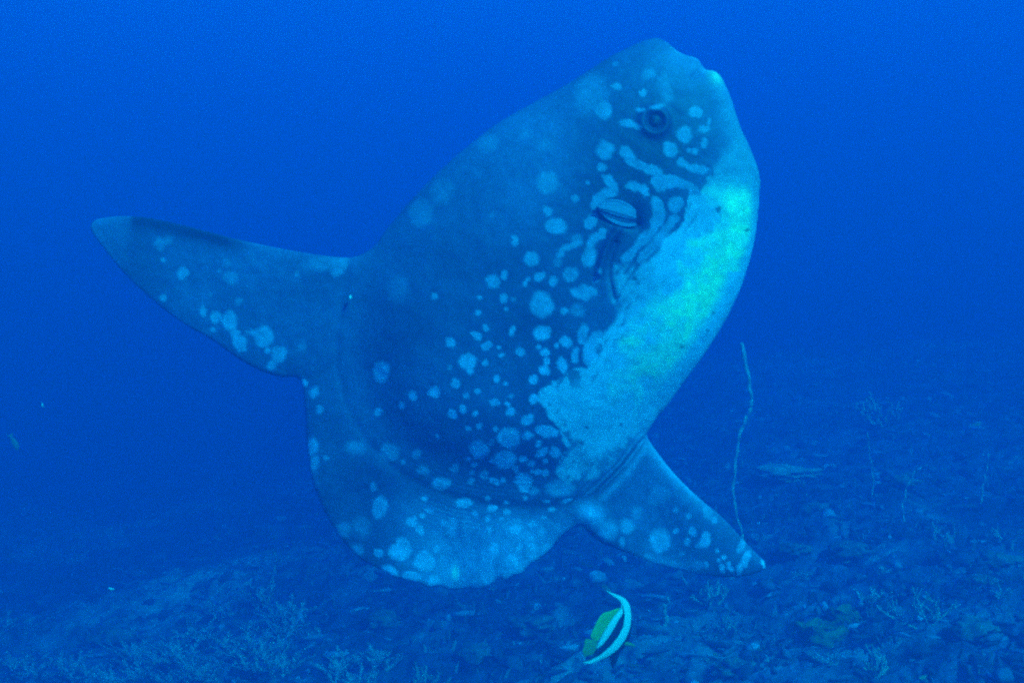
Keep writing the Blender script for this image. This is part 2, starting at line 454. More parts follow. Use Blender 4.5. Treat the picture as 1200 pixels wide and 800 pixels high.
BANDS = [  # polyline, half width
 ([(727,186),(742,199),(759,207),(770,216),(786,220),(802,224),(806,236)], 6.0),
 ([(764,219),(774,221)], 8.0),
 ([(791,196),(803,203),(819,209)], 3.5),
 ([(760,242),(764,258),(756,276),(743,292),(729,306)], 5.5),
 ([(785,244),(783,248)], 6.5),
 ([(782,263),(769,281),(756,296),(744,308)], 4.5),
 ([(708,219),(714,230),(702,238),(695,248)], 6.0),
 ([(654,303),(657,297),(665,296),(675,291)], 3.0),
 ([(691,260),(686,268)], 5.0),
 ([(703,278),(694,284),(688,292)], 3.5),
 ([(690,345),(680,342)], 4.0),
 ([(697,392),(690,402),(686,420)], 5.0),
]

def build_sunfish():
    step = 1.6
    x0, y0 = 80.0, 28.0
    nx = int((910 - x0) / step); ny = int((710 - y0) / step)
    gx = x0 + np.arange(nx) * step; gy = y0 + np.arange(ny) * step
    X, Y = np.meshgrid(gx, gy)
    P = catmull(BODY, 4)
    # ragged edge of the tail rudder and fins
    D = sdf(X, Y, P)
    core_poly = catmull(CORE, 3)
    phi = inflate(core_poly, x0, y0, step, nx, ny)
    inpos = D > 0
    dc = sdf(X, Y, core_poly)
    dh = polydist(X, Y, catmull(HINGE, 4, False), False)
    soft = np.exp(-(dh / 75.0) ** 2)
    core = 0.215 * np.power(np.maximum(phi, 0), 0.52 + 0.5 * soft)
    # thin sheet of fins and tail rudder, thicker near the body
    away = np.clip(-dc, 0, None)
    t = 0.007 + 0.033 * np.exp(-away / 70.0)
    edge = np.clip(D / 26.0, 0, 1)
    sheet = t * np.sqrt(np.clip(1 - (1 - edge) ** 2, 0, 1))
    H = np.power(np.power(core, 2.5) + np.power(sheet, 2.5), 1 / 2.5)
    Hs = blur(H, 3)
    keep = sstep(4, 22, D)
    H = H * (1 - keep) + Hs * keep
    Hw = blur(H, 12)
    kh = np.exp(-(dh / 38.0) ** 2) * sstep(6, 40, D)
    H = H * (1 - kh) + Hw * kh
    # relief of the near side: hinge furrow with wrinkles, gill ridge, brow, lips, chin keel
    R = np.zeros_like(H)
    R -= 0.0035 * np.exp(-(dh / 5.0) ** 2)
    wr = np.sin(dh * 1.15 + 3.0 * fbm(X * 0.02, Y * 0.02, 2, 5)) * np.exp(-((dh - 16) / 16.0) ** 2)
    R += 0.0012 * wr * sstep(0.45, 0.65, fbm(X * 0.012, Y * 0.03, 2, 6)) * (0.35 + 0.65 * sstep(470, 640, X))
    dr = polydist(X, Y, catmull(RIDGE, 4, False), False)
    R += 0.026 * np.exp(-(dr / 4.0) ** 2)
    dg = polydist(X, Y, catmull(GROOVE, 4, False), False)
    R -= 0.012 * np.exp(-(dg / 3.6) ** 2)
    gill = ((X - 738) / 9) ** 2 + ((Y - 262) / 13) ** 2
    R -= 0.016 * np.exp(-gill)
    under = polydist(X, Y, catmull([(700, 256), (715, 266), (730, 270), (742, 268)], 4, False), False)
    R -= 0.012 * np.exp(-(under / 3.5) ** 2)
    re = np.hypot(X - 761.6, Y - 150.7)
    R += 0.012 * np.exp(-((re - 14) / 5.0) ** 2) - 0.010 * np.exp(-(re / 9.0) ** 2)
    lip = polydist(X, Y, np.array([(826, 82), (817, 89), (808, 95)]), False)
    R -= 0.005 * np.exp(-(lip / 3.0) ** 2)
    for lx, ly in ((816, 74), (836, 91)):
        R += 0.012 * np.exp(-((X - lx) ** 2 + (Y - ly) ** 2) / 70.0)
    keel = polydist(X, Y, catmull([(842, 100), (853, 135), (868, 175), (876, 205), (875, 250), (866, 300)], 4, False), False)
    R += 0.010 * np.exp(-(keel / 6.0) ** 2)
    R += 0.010 * (fbm(X * 0.018, Y * 0.018, 3, 13) - 0.5) + 0.0035 * (fbm(X * 0.09, Y * 0.09, 3, 14) - 0.5)
    # fin rays in the thin parts
    ray = np.sin(np.arctan2(Y - 330, X - 640) * 150) * sstep(5, 40, away)
    R += 0.00025 * ray
    rimfade = sstep(0, 9, D)
    Hf = np.maximum(H + R * rimfade, 0.0015 * sstep(0, 2, D))
    Hb = H
    # gentle sideways sweep of fins and rudder
    bl = sstep(330, 520, X + 0.6 * (Y - 440))
    bend = 0.07 * sstep(0, 320, away) * (1 - bl) + 0.03 * sstep(0, 110, away) * bl
    bend = bend + 0.014 * np.sin(np.arctan2(Y - 330, X - 640) * 17 + 2 * fbm(X * 0.01, Y * 0.01, 2, 7)) * sstep(10, 70, away) * sstep(430, 540, Y)
    # colours ---------------------------------------------------------------
    wx = X + 5.0 * (fbm(X * 0.11, Y * 0.11, 3, 41) - 0.5) + 2.4 * (noise2(X * 0.45, Y * 0.45, 43) - 0.5)
    wy = Y + 5.0 * (fbm(X * 0.11, Y * 0.11, 3, 42) - 0.5) + 2.4 * (noise2(X * 0.45, Y * 0.45, 44) - 0.5)
    back = 0.084 + 0.075 * (fbm(X * 0.013, Y * 0.013, 3, 61) - 0.5)
    back = back * (1 - 0.74 * np.exp(-(((X - 745) / 80) ** 2 + ((Y - 205) / 105) ** 2) ** 1.2))
    back = back * (1 - 0.25 * np.exp(-((X - 655) / 60) ** 2 - ((Y - 370) / 110) ** 2))
    back = back + 0.012 * np.exp(-((X - 600) / 130) ** 2 - ((Y - 170) / 60) ** 2)
    # snout and dorsal rim somewhat paler, rudder paler towards the lower edge
    back = back + 0.03 * np.exp(-((X - 805) / 30) ** 2 - ((Y - 84) / 20) ** 2)
    rud = sstep(4, 40, away) * sstep(500, 640, Y + 0.25 * (X - 500)) * sstep(430, 520, X)
    back = back + 0.075 * rud * (1 - sstep(660, 700, X)) 
    rim2 = np.exp(-np.clip(D, 0, None) / 9.0) * ((X < 430) & (Y > 440))
    back = back + 0.05 * rim2 * (1 - sstep(560, 600, Y))
    lead = np.exp(-((D - 5) / 11.0) ** 2) * sstep(143, 152, X) * (1 - sstep(255, 300, X)) * (Y < 300)
    back = back * (1 - 0.8 * lead)
    back = back + 0.03 * sstep(5, 30, away) * sstep(690, 720, X)
    back = back + 0.035 * (1 - sstep(110, 165, X))
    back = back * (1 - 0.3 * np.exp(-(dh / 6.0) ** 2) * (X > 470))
    pale = np.zeros_like(X)
    for (cx, cy, rx, ry, rot, st, so) in SP:
        m = (np.abs(X - cx) < 2.2 * max(rx, ry) + 8) & (np.abs(Y - cy) < 2.2 * max(rx, ry) + 8)
        a = math.radians(rot); ca, sa = math.cos(a), math.sin(a)
        # soft spots keep their place, small crisp ones wander with the skin
        k = min(1.0, 9.0 / max(rx, ry)) * min(1.0, max(rx, ry) / 6.0)
        px = X[m] + (wx[m] - X[m]) * k; py = Y[m] + (wy[m] - Y[m]) * k
        dx = px - cx; dy = py - cy
        u = (dx * ca - dy * sa) / rx; v = (dx * sa + dy * ca) / ry
        r = np.sqrt(u * u + v * v)
        w = 1 - sstep(1 - so, 1 + so, r)
        pale[m] = np.maximum(pale[m], st * w)
    for pts, hw in BANDS:
        d = polydist(wx + 7 * (fbm(X * 0.06, Y * 0.06, 3, 45) - 0.5), wy + 7 * (fbm(X * 0.06, Y * 0.06, 3, 46) - 0.5), catmull(pts, 4, False), False)
        hv = hw * (0.65 + 0.8 * fbm(X * 0.05, Y * 0.05, 2, 47))
        pale = np.maximum(pale, 0.9 * (1 - sstep(hv - 1.4, hv + 1.4, d)))
    bx = X + 14 * (fbm(X * 0.07, Y * 0.07, 4, 71) - 0.5)
    by = Y + 14 * (fbm(X * 0.07, Y * 0.07, 4, 72) - 0.5)
    B = sdf(bx, by, np.array(BELLY, float))
    sw = 1 + 11 * (1 - sstep(150, 225, Y)) * sstep(800, 830, X) + 7 * np.exp(-(((X - 735) / 45) ** 2 + ((Y - 345) / 35) ** 2))
    bel = sstep(-1.2 * sw, 1.8 * sw, B)
    toh = sstep(4, 34, dh + 10 * (fbm(X * 0.05, Y * 0.05, 3, 75) - 0.5))
    streak = 0.5 + 0.5 * np.sin(dh * 0.75 + 4 * fbm(X * 0.03, Y * 0.03, 2, 76))
    lowb = (Y > 480) & (X > 620)
    bel = np.where(lowb, bel * np.clip(toh + 0.40 * streak * (1 - toh), 0, 1), bel)
    isl = sstep(0.56, 0.63, fbm(X * 0.085, Y * 0.085, 3, 79)) * (1 - sstep(3, 30, B)) * (X < 745) * (Y > 380)
    bel = bel * (1 - 0.8 * isl)
    bel = bel * (1 - 0.75 * sstep(0.62, 0.70, fbm(X * 0.16 + 0.1 * Y, Y * 0.05, 3, 73)) * (1 - sstep(2, 26, B)))
    # anal fin leading edge and root strips
    le = np.exp(-np.clip(D, 0, None) / 8.0) * sstep(745, 765, X) * (1 - sstep(800, 850, X)) * (Y > 508)
    strip = polydist(X, Y, np.array([(682, 600), (705, 583), (735, 552), (757, 522)]), False)
    st2 = np.exp(-(strip / 4.5) ** 2)
    pale = np.maximum(pale, np.maximum(0.75 * le, 0.45 * st2 * (0.4 + 1.2 * fbm(X * 0.06, Y * 0.06, 3, 84))))
    pale = np.maximum(pale, 0.62 * sstep(2, 30, away) * sstep(520, 640, Y + 0.25 * (X - 500)) * sstep(420, 560, X) * (1 - sstep(655, 690, X)) * (0.5 + 0.8 * fbm(X * 0.03, Y * 0.03, 3, 86)))
    rimh = np.exp(-(np.clip(D, 0, None) / 24.0) ** 2) * sstep(818, 842, X) * sstep(80, 96, Y) * (1 - sstep(215, 250, Y))
    rimf = np.exp(-(np.clip(D, 0, None) / 11.0) ** 2) * sstep(776, 788, X) * (1 - sstep(86, 100, Y))
    pale = np.maximum(pale, np.maximum(1.0 * rimh, 0.9 * rimf))
    root_c = np.exp(-((X - 690) / 15) ** 2 - ((Y - 599) / 13) ** 2)
    pale = np.maximum(pale, 1.3 * root_c)
    lines = sstep(0.25, 0.8, np.sin(strip * 0.85 + 2 * fbm(X * 0.03, Y * 0.03, 2, 85))) * np.exp(-((strip - 9) / 10.0) ** 2) * (dc > -6) * (D > 4)
    pale = np.maximum(pale, 0.6 * lines)
    bl_l = np.exp(-((X - 560) / 38) ** 2 - ((Y - 655) / 34) ** 2)
    pale = np.maximum(pale, 0.75 * bl_l * (0.6 + 0.8 * fbm(X * 0.05, Y * 0.05, 3, 88)))
    # white-yellow flush on the belly, blotchy
    axis = polydist(X, Y, catmull([(858, 240), (858, 285), (830, 345), (800, 390), (768, 432)], 4, False), False)
    mot = fbm(X * 0.045, Y * 0.045, 4, 91)
    hot = np.clip(sstep(48, 8, axis + 62 * (mot - 0.5)) , 0, 1) if False else 1 - sstep(10, 56, axis + 85 * (mot - 0.5))
    speck = sstep(0.42, 0.62, fbm(X * 0.10, Y * 0.10, 4, 92))
    hot = hot * (1 - 0.5 * sstep(380, 460, Y)) * bel * (0.70 + 0.30 * speck) * sstep(206, 246, Y + 26 * (mot - 0.5)) * sstep(2, 22, D - 12 * (Y > 320)) 
    dark_spot = np.zeros_like(X)
    for cx, cy, r in ((794, 406, 2.6), (830, 368, 1.7), (726, 496, 2.2), (685, 498, 2.4), (680, 515, 2.6), (741, 335, 2.5),
                      (738, 330, 3.0), (834, 251, 3.0), (868, 272, 2.5), (826, 388, 1.6)):
        dark_spot = np.maximum(dark_spot, 1 - sstep(r - 1, r + 1.4, np.hypot(wx - cx, (wy - cy) * 1.3)))
    c_back = np.array([1.0, 1.08, 2.1])
    c_spot = np.array([0.24, 0.265, 0.40])
    c_bel = np.array([0.44, 0.49, 0.64])
    c_hot = np.array([0.82, 0.87, 0.45])
    col = back[..., None] * c_back
    # soft grey cast where the pale belly begins
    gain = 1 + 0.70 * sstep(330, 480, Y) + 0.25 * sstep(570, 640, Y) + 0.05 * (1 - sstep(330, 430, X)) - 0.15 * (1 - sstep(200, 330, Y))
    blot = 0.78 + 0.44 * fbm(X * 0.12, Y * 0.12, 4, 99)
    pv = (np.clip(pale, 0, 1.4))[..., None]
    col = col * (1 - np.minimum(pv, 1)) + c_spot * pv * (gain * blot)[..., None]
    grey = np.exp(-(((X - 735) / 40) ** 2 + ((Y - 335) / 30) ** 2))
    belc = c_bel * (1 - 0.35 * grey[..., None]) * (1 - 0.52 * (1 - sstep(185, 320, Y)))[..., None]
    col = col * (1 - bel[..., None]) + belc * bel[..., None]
    col = col * (1 - hot[..., None]) + c_hot * hot[..., None]
    col = col * (1 - 0.7 * dark_spot[..., None])
    chin = np.exp(-((X - 838) / 9) ** 2 - ((Y - 92) / 10) ** 2)[..., None]
    col = col * (1 - 0.55 * chin) + c_hot * 0.55 * chin
    spot_y = np.exp(-((X - 533) / 4) ** 2 - ((Y - 672) / 8) ** 2)[..., None]
    col = col * (1 - 0.6 * spot_y) + c_hot * 0.6 * spot_y
    col = np.clip(col * (0.92 + 0.16 * noise2(X * 0.6, Y * 0.6, 97)[..., None]), 0.015, 0.95)
    # mesh ------------------------------------------------------------------
    cell = inpos[:-1, :-1] | inpos[:-1, 1:] | inpos[1:, 1:] | inpos[1:, :-1]
    used = np.zeros_like(inpos)
    used[:-1, :-1] |= cell; used[:-1, 1:] |= cell; used[1:, 1:] |= cell; used[1:, :-1] |= cell
    gyD, gxD = np.gradient(D, step)
    gl = np.hypot(gxD, gyD) + 1e-9
    rim = used & ~inpos
    PX = np.where(rim, X - D * gxD / gl / gl * np.minimum(gl, 1), X)
    PY = np.where(rim, Y - D * gyD / gl / gl * np.minimum(gl, 1), Y)
    fi = -np.ones(X.shape, int); bi = -np.ones(X.shape, int)
    nuse = used.sum()
    fi[used] = np.arange(nuse)
    nin = inpos.sum()
    bi[used] = fi[used]
    bi[inpos] = nuse + np.arange(nin)
    lx = (PX - 600) * S; lz = (400 - PY) * S
    hf = np.where(inpos, Hf, 0); hb = np.where(inpos, Hb, 0)
    V = np.concatenate([np.stack([lx[used], (bend - hf)[used], lz[used]], -1),
                        np.stack([lx[inpos], (bend + hb)[inpos], lz[inpos]], -1)])
    K = np.concatenate([col[used], col[inpos]])
    r, c = np.nonzero(cell)
    F1 = np.stack([fi[r, c], fi[r + 1, c], fi[r + 1, c + 1], fi[r, c + 1]], -1)
    F2 = np.stack([bi[r, c], bi[r, c + 1], bi[r + 1, c + 1], bi[r + 1, c]], -1)
    root = empty('ocean_sunfish', (0, 4.5, 0), 'huge disc-shaped spotted sunfish with pale belly, swimming nose up above the reef', 'sunfish')
    ok = (F2 != F1[:, [0, 3, 2, 1]]).any(1)
    mesh_obj('body', V, np.concatenate([F1, F2[ok]]), M_skin, root, colors=K)

    def surf(px, py):
        i = int(round((py - y0) / step)); j = int(round((px - x0) / step))
        return Vector(((px - 600) * S, bend[i, j] - Hf[i, j], (400 - py) * S))
    # eye: bulging ball in a fleshy ring
    e = surf(761.6, 151.5)
    def ball(name, centre, rad, squash, mat, parent, rings=14, seg=22):
        vv = []; ff = []
        for a in range(rings + 1):
            th = math.pi * a / rings
            for s in range(seg):
                w = 2 * math.pi * s / seg
                vv.append((centre[0] + rad * math.sin(th) * math.cos(w), centre[1] - rad * squash * math.cos(th), centre[2] + rad * math.sin(th) * math.sin(w)))
        for a in range(rings):
            for s in range(seg):
                s2 = (s + 1) % seg
                ff.append((a * seg + s, a * seg + s2, (a + 1) * seg + s2, (a + 1) * seg + s))
        return mesh_obj(name, vv, ff, mat, parent)
    eye = ball('eye', e + Vector((0, 0.008, 0)), 0.032, 0.72, M_eye, root)
    ball('pupil', e + Vector((-0.002, -0.0035, -0.004)), 0.017, 0.75, M_pupil, eye)
    vv = []; ff = []
    ringp = [e + Vector((0.037 * math.cos(w), 0.004, 0.037 * math.sin(w))) for w in np.linspace(0, 2 * math.pi, 33)[:-1]]
    nseg = 8
    for k, p in enumerate(ringp):
        d = (p - e); d.y = 0; d.normalize()
        rr = 0.0075 + 0.002 * math.sin(3 * k / 5.0)
        for s in range(nseg):
            w = 2 * math.pi * s / nseg
            vv.append(tuple(p + d * rr * math.cos(w) + Vector((0, -1, 0)) * rr * 1.1 * math.sin(w)))
    for k in range(32):
        for s in range(nseg):
            k2 = (k + 1) % 32; s2 = (s + 1) % nseg
            ff.append((k * nseg + s, k * nseg + s2, k2 * nseg + s2, k2 * nseg + s))
    colr = np.array([[0.05, 0.055, 0.09]] * len(vv))
    mesh_obj('eyelid', vv, ff, M_skin, eye, colors=colr)
    # pectoral fin: small rounded paddle, hinged at the gill and standing off the flank
    base = surf(739, 258)
    nu, nv = 30, 22
    vv = []; ff = []; cc = []
    for side in (0, 1):
        for i in range(nu + 1):
            u = i / nu
            halfw = 0.042 * (math.sin(math.pi * min(1, 0.10 + 0.90 * u) ** 0.85) ** 0.62) if u < 1 else 0.0
            halfw = max(halfw, 0.0015)
            for j in range(nv + 1):
                v = j / nv * 2 - 1
                x = -0.136 * u
                z = halfw * v * (1.0 + 0.10 * v) - 0.012 + 0.034 * u
                off = 0.013 + 0.026 * u - 0.004 * v * v + 0.004 * math.cos(5 * v) - 0.003 * v + 0.0030 * math.sin(v * 21) * u
                th = 0.005 * max(0.0, 1 - abs(v) ** 3) * (1 - 0.75 * u)
                y = -off + (th if side else -th)
                vv.append((base.x + x, base.y + y, base.z + z))
                sh = 0.20 + 0.06 * (j % 3 == 0) + 0.10 * abs(v) ** 2 - 0.05 * (1 - u)
                cc.append((sh * .62, sh * .66, sh * 1.1))
    W = nv + 1; N = (nu + 1) * W
    for i in range(nu):
        for j in range(nv):
            a = i * W + j
            ff.append((a, a + 1, a + W + 1, a + W)); ff.append((N + a, N + a + W, N + a + W + 1, N + a + 1))
    for i in range(nu):
        a = i * W; ff.append((a, a + W, N + a + W, N + a)); a += nv; ff.append((a, N + a, N + a + W, a + W))
    for j in range(nv):
        a = nu * W + j; ff.append((a, a + 1, N + a + 1, N + a))
    mesh_obj('pectoral_fin', vv, ff, M_skin, root, colors=np.array(cc))
    return root, surf
sunfish, skin_at = build_sunfish()

# ------------------------------------------------------------------ small reef fish
def plate_fish_mesh(name, outline, thick, step, colour_fn, mat, parent, flat=0.0012, power=0.6):
    """solid fish body or fin from a side-view plan (plan x, plan z in metres)"""
    P = catmull(outline, 5)
    lo = P.min(0) - 3 * step; hi = P.max(0) + 3 * step
    nx = int((hi[0] - lo[0]) / step) + 2; ny = int((hi[1] - lo[1]) / step) + 2
    X, Y = np.meshgrid(lo[0] + np.arange(nx) * step, lo[1] + np.arange(ny) * step)
    D = sdf(X, Y, P)
    phi = inflate(P, lo[0], lo[1], step, nx, ny)
    H = thick * np.power(np.maximum(phi, 0), power) + flat * np.clip(D / (2 * step), 0, 1)
    inp = D > 0
    cell = inp[:-1, :-1] | inp[:-1, 1:] | inp[1:, 1:] | inp[1:, :-1]
    used = np.zeros_like(inp)
    used[:-1, :-1] |= cell; used[:-1, 1:] |= cell; used[1:, 1:] |= cell; used[1:, :-1] |= cell
    g1, g0 = np.gradient(D, step)
    rim = used & ~inp
    PX = np.where(rim, X - D * g0, X); PY = np.where(rim, Y - D * g1, Y)
    fi = -np.ones(X.shape, int); fi[used] = np.arange(used.sum())
    bi = fi.copy(); bi[inp] = used.sum() + np.arange(inp.sum())
    H = np.where(inp, H, 0)
    V = np.concatenate([np.stack([PX[used], -H[used], PY[used]], -1), np.stack([PX[inp], H[inp], PY[inp]], -1)])
    col = colour_fn(X, Y)
    K = np.concatenate([col[used], col[inp]])
    r, c = np.nonzero(cell)
    F1 = np.stack([fi[r, c], fi[r, c + 1], fi[r + 1, c + 1], fi[r + 1, c]], -1)
    F2 = np.stack([bi[r, c], bi[r + 1, c], bi[r + 1, c + 1], bi[r, c + 1]], -1)
    ok = (F2 != F1[:, [0, 3, 2, 1]]).any(1)
    return mesh_obj(name, V, np.concatenate([F1, F2[ok]]), mat, parent, colors=K)

def build_bannerfish():
    yaw = math.radians(38)
    k = 1 / math.cos(yaw)
    cx, cy, sc = 714.0, 740.0, 0.00289
    def pl(pts):
        return [((x - cx) * sc * k, (cy - y) * sc) for x, y in pts]
    root = empty('bannerfish', ((cx - 600) * sc, 4.335, (400 - cy) * sc),
                 'small striped bannerfish with long white dorsal streamer, below the sunfish', 'fish')
    root.rotation_euler = (0, 0, yaw)
    body = pl([(710.5,691.5),(717,694.6),(725,698.6),(733,703.5),(738.5,711),(741,722),(741.5,735),(740,748),(735.5,758),
               (727,766),(716,769.5),(704,771),(691,772.8),(680,769.3),(689,767),(694,763.5),(698,755),(703,746),(709,736),(716,726),(724,718),(728,714),(727.5,708),(722,702),(715,696)])
    white = np.array(pl([(705,688),(717,693),(735,702),(739,712),(739.5,725),(736.5,738),(730,750),(721,760),(711,767),(700,771),(690,776),(676,770),
             (690,768.5),(700,764),(711,755),(720,745),(727,734),(730,722),(730,712),(725,706),(712,697)]))
    w2 = np.array(pl([(730,709),(722,712),(704,738),(695,752),(694,759),(703,752),(712,741),(721,728),(728,720)]))
    def colour(X, Y):
        d1 = sdf(X, Y, white); d2 = sdf(X, Y, w2)
        s = 0.002
        w = np.maximum(sstep(-s, s, d1), 0.8 * sstep(-s, s, d2))[..., None]
        return np.array([0.012, 0.013, 0.018]) * (1 - w) + np.array([0.66, 0.72, 0.68]) * w
    plate_fish_mesh('body', body, 0.020, 0.0013, colour, M_small, root)
    yel = lambda X, Y: np.broadcast_to(np.array([0.42, 0.40, 0.06]), X.shape + (3,))
    f = plate_fish_mesh('dorsal_fin', pl([(727,714.5),(716,715.5),(706,717),(700,723),(695,732),(691,741),(694,746),(700,748),(708,737),(717,726)]),
                        0.004, 0.0015, yel, M_small, root)
    yel2 = lambda X, Y: np.broadcast_to(np.array([0.24, 0.25, 0.07]), X.shape + (3,))
    f = plate_fish_mesh('tail_fin', pl([(699,747),(692,745),(685,743),(683,750),(681,757),(684,763),(690,763),(695,761),(698,754)]),
                        0.003, 0.0015, yel2, M_small, root)
    f = plate_fish_mesh('pectoral_fin', pl([(728,754),(733,754),(739,757),(745,762),(738,760.5),(730,758.5)]), 0.003, 0.001, yel2, M_small, root)
    f.location = (0, -0.012, 0)
    drk = lambda X, Y: np.broadcast_to(np.array([0.012, 0.013, 0.018]), X.shape + (3,))
    plate_fish_mesh('pelvic_fin', pl([(716,766),(715,774),(718,783),(722,779),(726,768),(724,763)]), 0.004, 0.0015, drk, M_small, root)
    ev = []; ef = []
    ex, ez = (736 - cx) * sc * k, (cy - 745) * sc
    for a in range(7):
        th = math.pi * a / 6
        for s in range(10):
            w = 2 * math.pi * s / 10
            ev.append((ex + 0.006 * math.sin(th) * math.cos(w), -0.009 - 0.004 * math.cos(th), ez + 0.006 * math.sin(th) * math.sin(w)))
    for a in range(6):
        for s in range(10):
            ef.append((a * 10 + s, a * 10 + (s + 1) % 10, (a + 1) * 10 + (s + 1) % 10, (a + 1) * 10 + s))
    mesh_obj('eye', ev, ef, M_pupil, root)
build_bannerfish()

def build_little_fish():
    root = empty('reef_fish', (-3.42, 8.8, -0.70), 'tiny yellowish reef fish hovering alone in open blue water', 'fish')
    root.rotation_euler = (math.radians(0), math.radians(65), math.radians(30))
    yel = lambda X, Y: np.broadcast_to(np.array([0.24, 0.24, 0.12]), X.shape + (3,))
    plate_fish_mesh('body', [(0.055, 0), (0.035, 0.016), (0.0, 0.023), (-0.03, 0.015), (-0.045, 0.004), (-0.045, -0.004), (-0.03, -0.014), (0.0, -0.022), (0.035, -0.014)],
                    0.010, 0.0018, yel, M_small, root)
    plate_fish_mesh('tail_fin', [(-0.04, 0.003), (-0.055, 0.012), (-0.074, 0.022), (-0.066, 0.0), (-0.074, -0.022), (-0.055, -0.012), (-0.04, -0.003)],
                    0.002, 0.0018, yel, M_small, root)
build_little_fish()

# ------------------------------------------------------------------ sea-bed life
def whip(x, y, pts, r0, r1, label, group=None, base_z=None):
    z0 = float(ground_z(x, y)) - 0.04 if base_z is None else base_z
    o_pts = catmull([(p[0], p[1]) for p in pts], 8, False)
    n = len(o_pts)
    path = [(p[0], 0.05 * math.sin(3.0 * i / n), p[1]) for i, p in enumerate(o_pts)]
    path = [(p[0] + 0.004 * math.sin(0.9 * i + x) * (i > 0), p[1] + 0.01 * math.cos(1.3 * i), p[2]) for i, p in enumerate(path)]
    rad = [(r0 + (r1 - r0) * i / (n - 1)) * (1 + 0.07 * math.sin(i * 0.7 + y) + 0.05 * math.sin(i * 1.9)) for i in range(n)]
    v = []; f = []
    tube(v, f, path, rad, 8)
    o = mesh_obj('whip_coral', v, f, M_whip)
    o.location = (x, y, z0)
    tag(o, label, 'whip coral', group)
    return o
whip(1.83, 9.98, [(0.0, 0), (-0.06, 0.20), (-0.10, 0.42), (-0.08, 0.68), (-0.045, 0.90), (0.02, 1.06), (0.04, 1.16), (0.01, 1.36), (-0.04, 1.60)],
     0.011, 0.019, 'tall thin pale whip coral rising beside the lower fin of the sunfish')
whip(3.05, 9.93, [(0, 0), (-0.01, 0.14), (0.03, 0.30), (0.09, 0.42), (0.17, 0.47)], 0.009, 0.006, 'thin whip coral hooked over at its tip on the far slope')
whip(2.98, 10.6, [(0, 0), (0.02, 0.2), (-0.01, 0.4), (-0.03, 0.56)], 0.007, 0.006, 'faint straight whip coral just behind the hooked whip coral')
whip(3.86, 10.43, [(-0.04, 0), (-0.01, 0.14), (0.02, 0.28), (0.03, 0.42)], 0.010, 0.007, 'short leaning whip coral standing by itself at the dark end of the slope')
whip(-2.13, 11.41, [(0.0, 0), (-0.01, 0.12), (0.015, 0.26), (0.01, 0.36)], 0.009, 0.007, 'small lone whip coral in the hollow below the sunfish tail rudder')
whip(0.99, 8.28, [(0.0, 0), (0.01, 0.08), (0.0, 0.16), (0.02, 0.22)], 0.018, 0.012, 'stubby thick whip coral standing close beside the bannerfish')
def branch_coral(name, x, y, size, seed, mat, label, cat, group=None, n=7, thick=0.10, spread=0.8):
    r = random.Random(seed)
    v = []; f = []
    def grow(p, d, L, rad, depth):
        pts = [p]; q = p.copy(); dd = d.copy()
        for k in range(4):
            dd = (dd + Vector((r.uniform(-.3, .3), r.uniform(-.3, .3), r.uniform(-.1, .25)))).normalized()
            q = q + dd * L / 4; pts.append(q.copy())
        tube(v, f, pts, [rad * (1 - 0.12 * i) for i in range(5)], 6)
        if depth > 0:
            for _ in range(r.choice((2, 3))):
                i = r.choice((2, 3, 4))
                nd = (dd + Vector((r.uniform(-1, 1), r.uniform(-1, 1), r.uniform(-.1, .8)))).normalized()
                grow(pts[i], nd, L * r.uniform(.55, .8), rad * .72, depth - 1)
    for k in range(n):
        a = r.uniform(0, 6.283)
        grow(Vector((0.12 * size * math.cos(a), 0.12 * size * math.sin(a), 0)),
             Vector((spread * math.cos(a), spread * math.sin(a), r.uniform(.4, 1.1))).normalized(), size * r.uniform(.4, .6), size * thick * .5, 2)
    o = mesh_obj(name, v, f, mat)
    o.location = (x, y, float(ground_z(x, y)) - 0.02)
    return tag(o, label, cat, group)

def lump(name, x, y, size, seed, mat, label, cat, group=None, flat=0.7, cup=False):
    bm = bmesh.new()
    bmesh.ops.create_icosphere(bm, subdivisions=4, radius=1.0)
    co = np.array([v.co[:] for v in bm.verts])
    s = seed * 3.7
    nrm = fbm(co[:, 0] * 1.5 + s, co[:, 1] * 1.5 + co[:, 2] * 1.1, 4, seed)
    n2 = fbm(co[:, 2] * 3.1 + s, co[:, 0] * 2.7 - co[:, 1] * 3, 3, seed + 5)
    rr = size * (0.45 + 1.0 * nrm + 0.9 * (n2 - 0.5))
    for i, v in enumerate(bm.verts):
        c = v.co * rr[i]
        c.z *= flat
        if cup and v.co.z > 0.55:
            c.z -= size * flat * 1.1 * (v.co.z - 0.55) / 0.45
        v.co = c
    me = bpy.data.meshes.new(name); bm.to_mesh(me); bm.free()
    me.polygons.foreach_set('use_smooth', [True] * len(me.polygons))
    me.materials.append(mat)
    o = link(bpy.data.objects.new(name, me))
    o.location = (x, y, float(ground_z(x, y)) + 0.2 * size)
    return tag(o, label, cat, group)

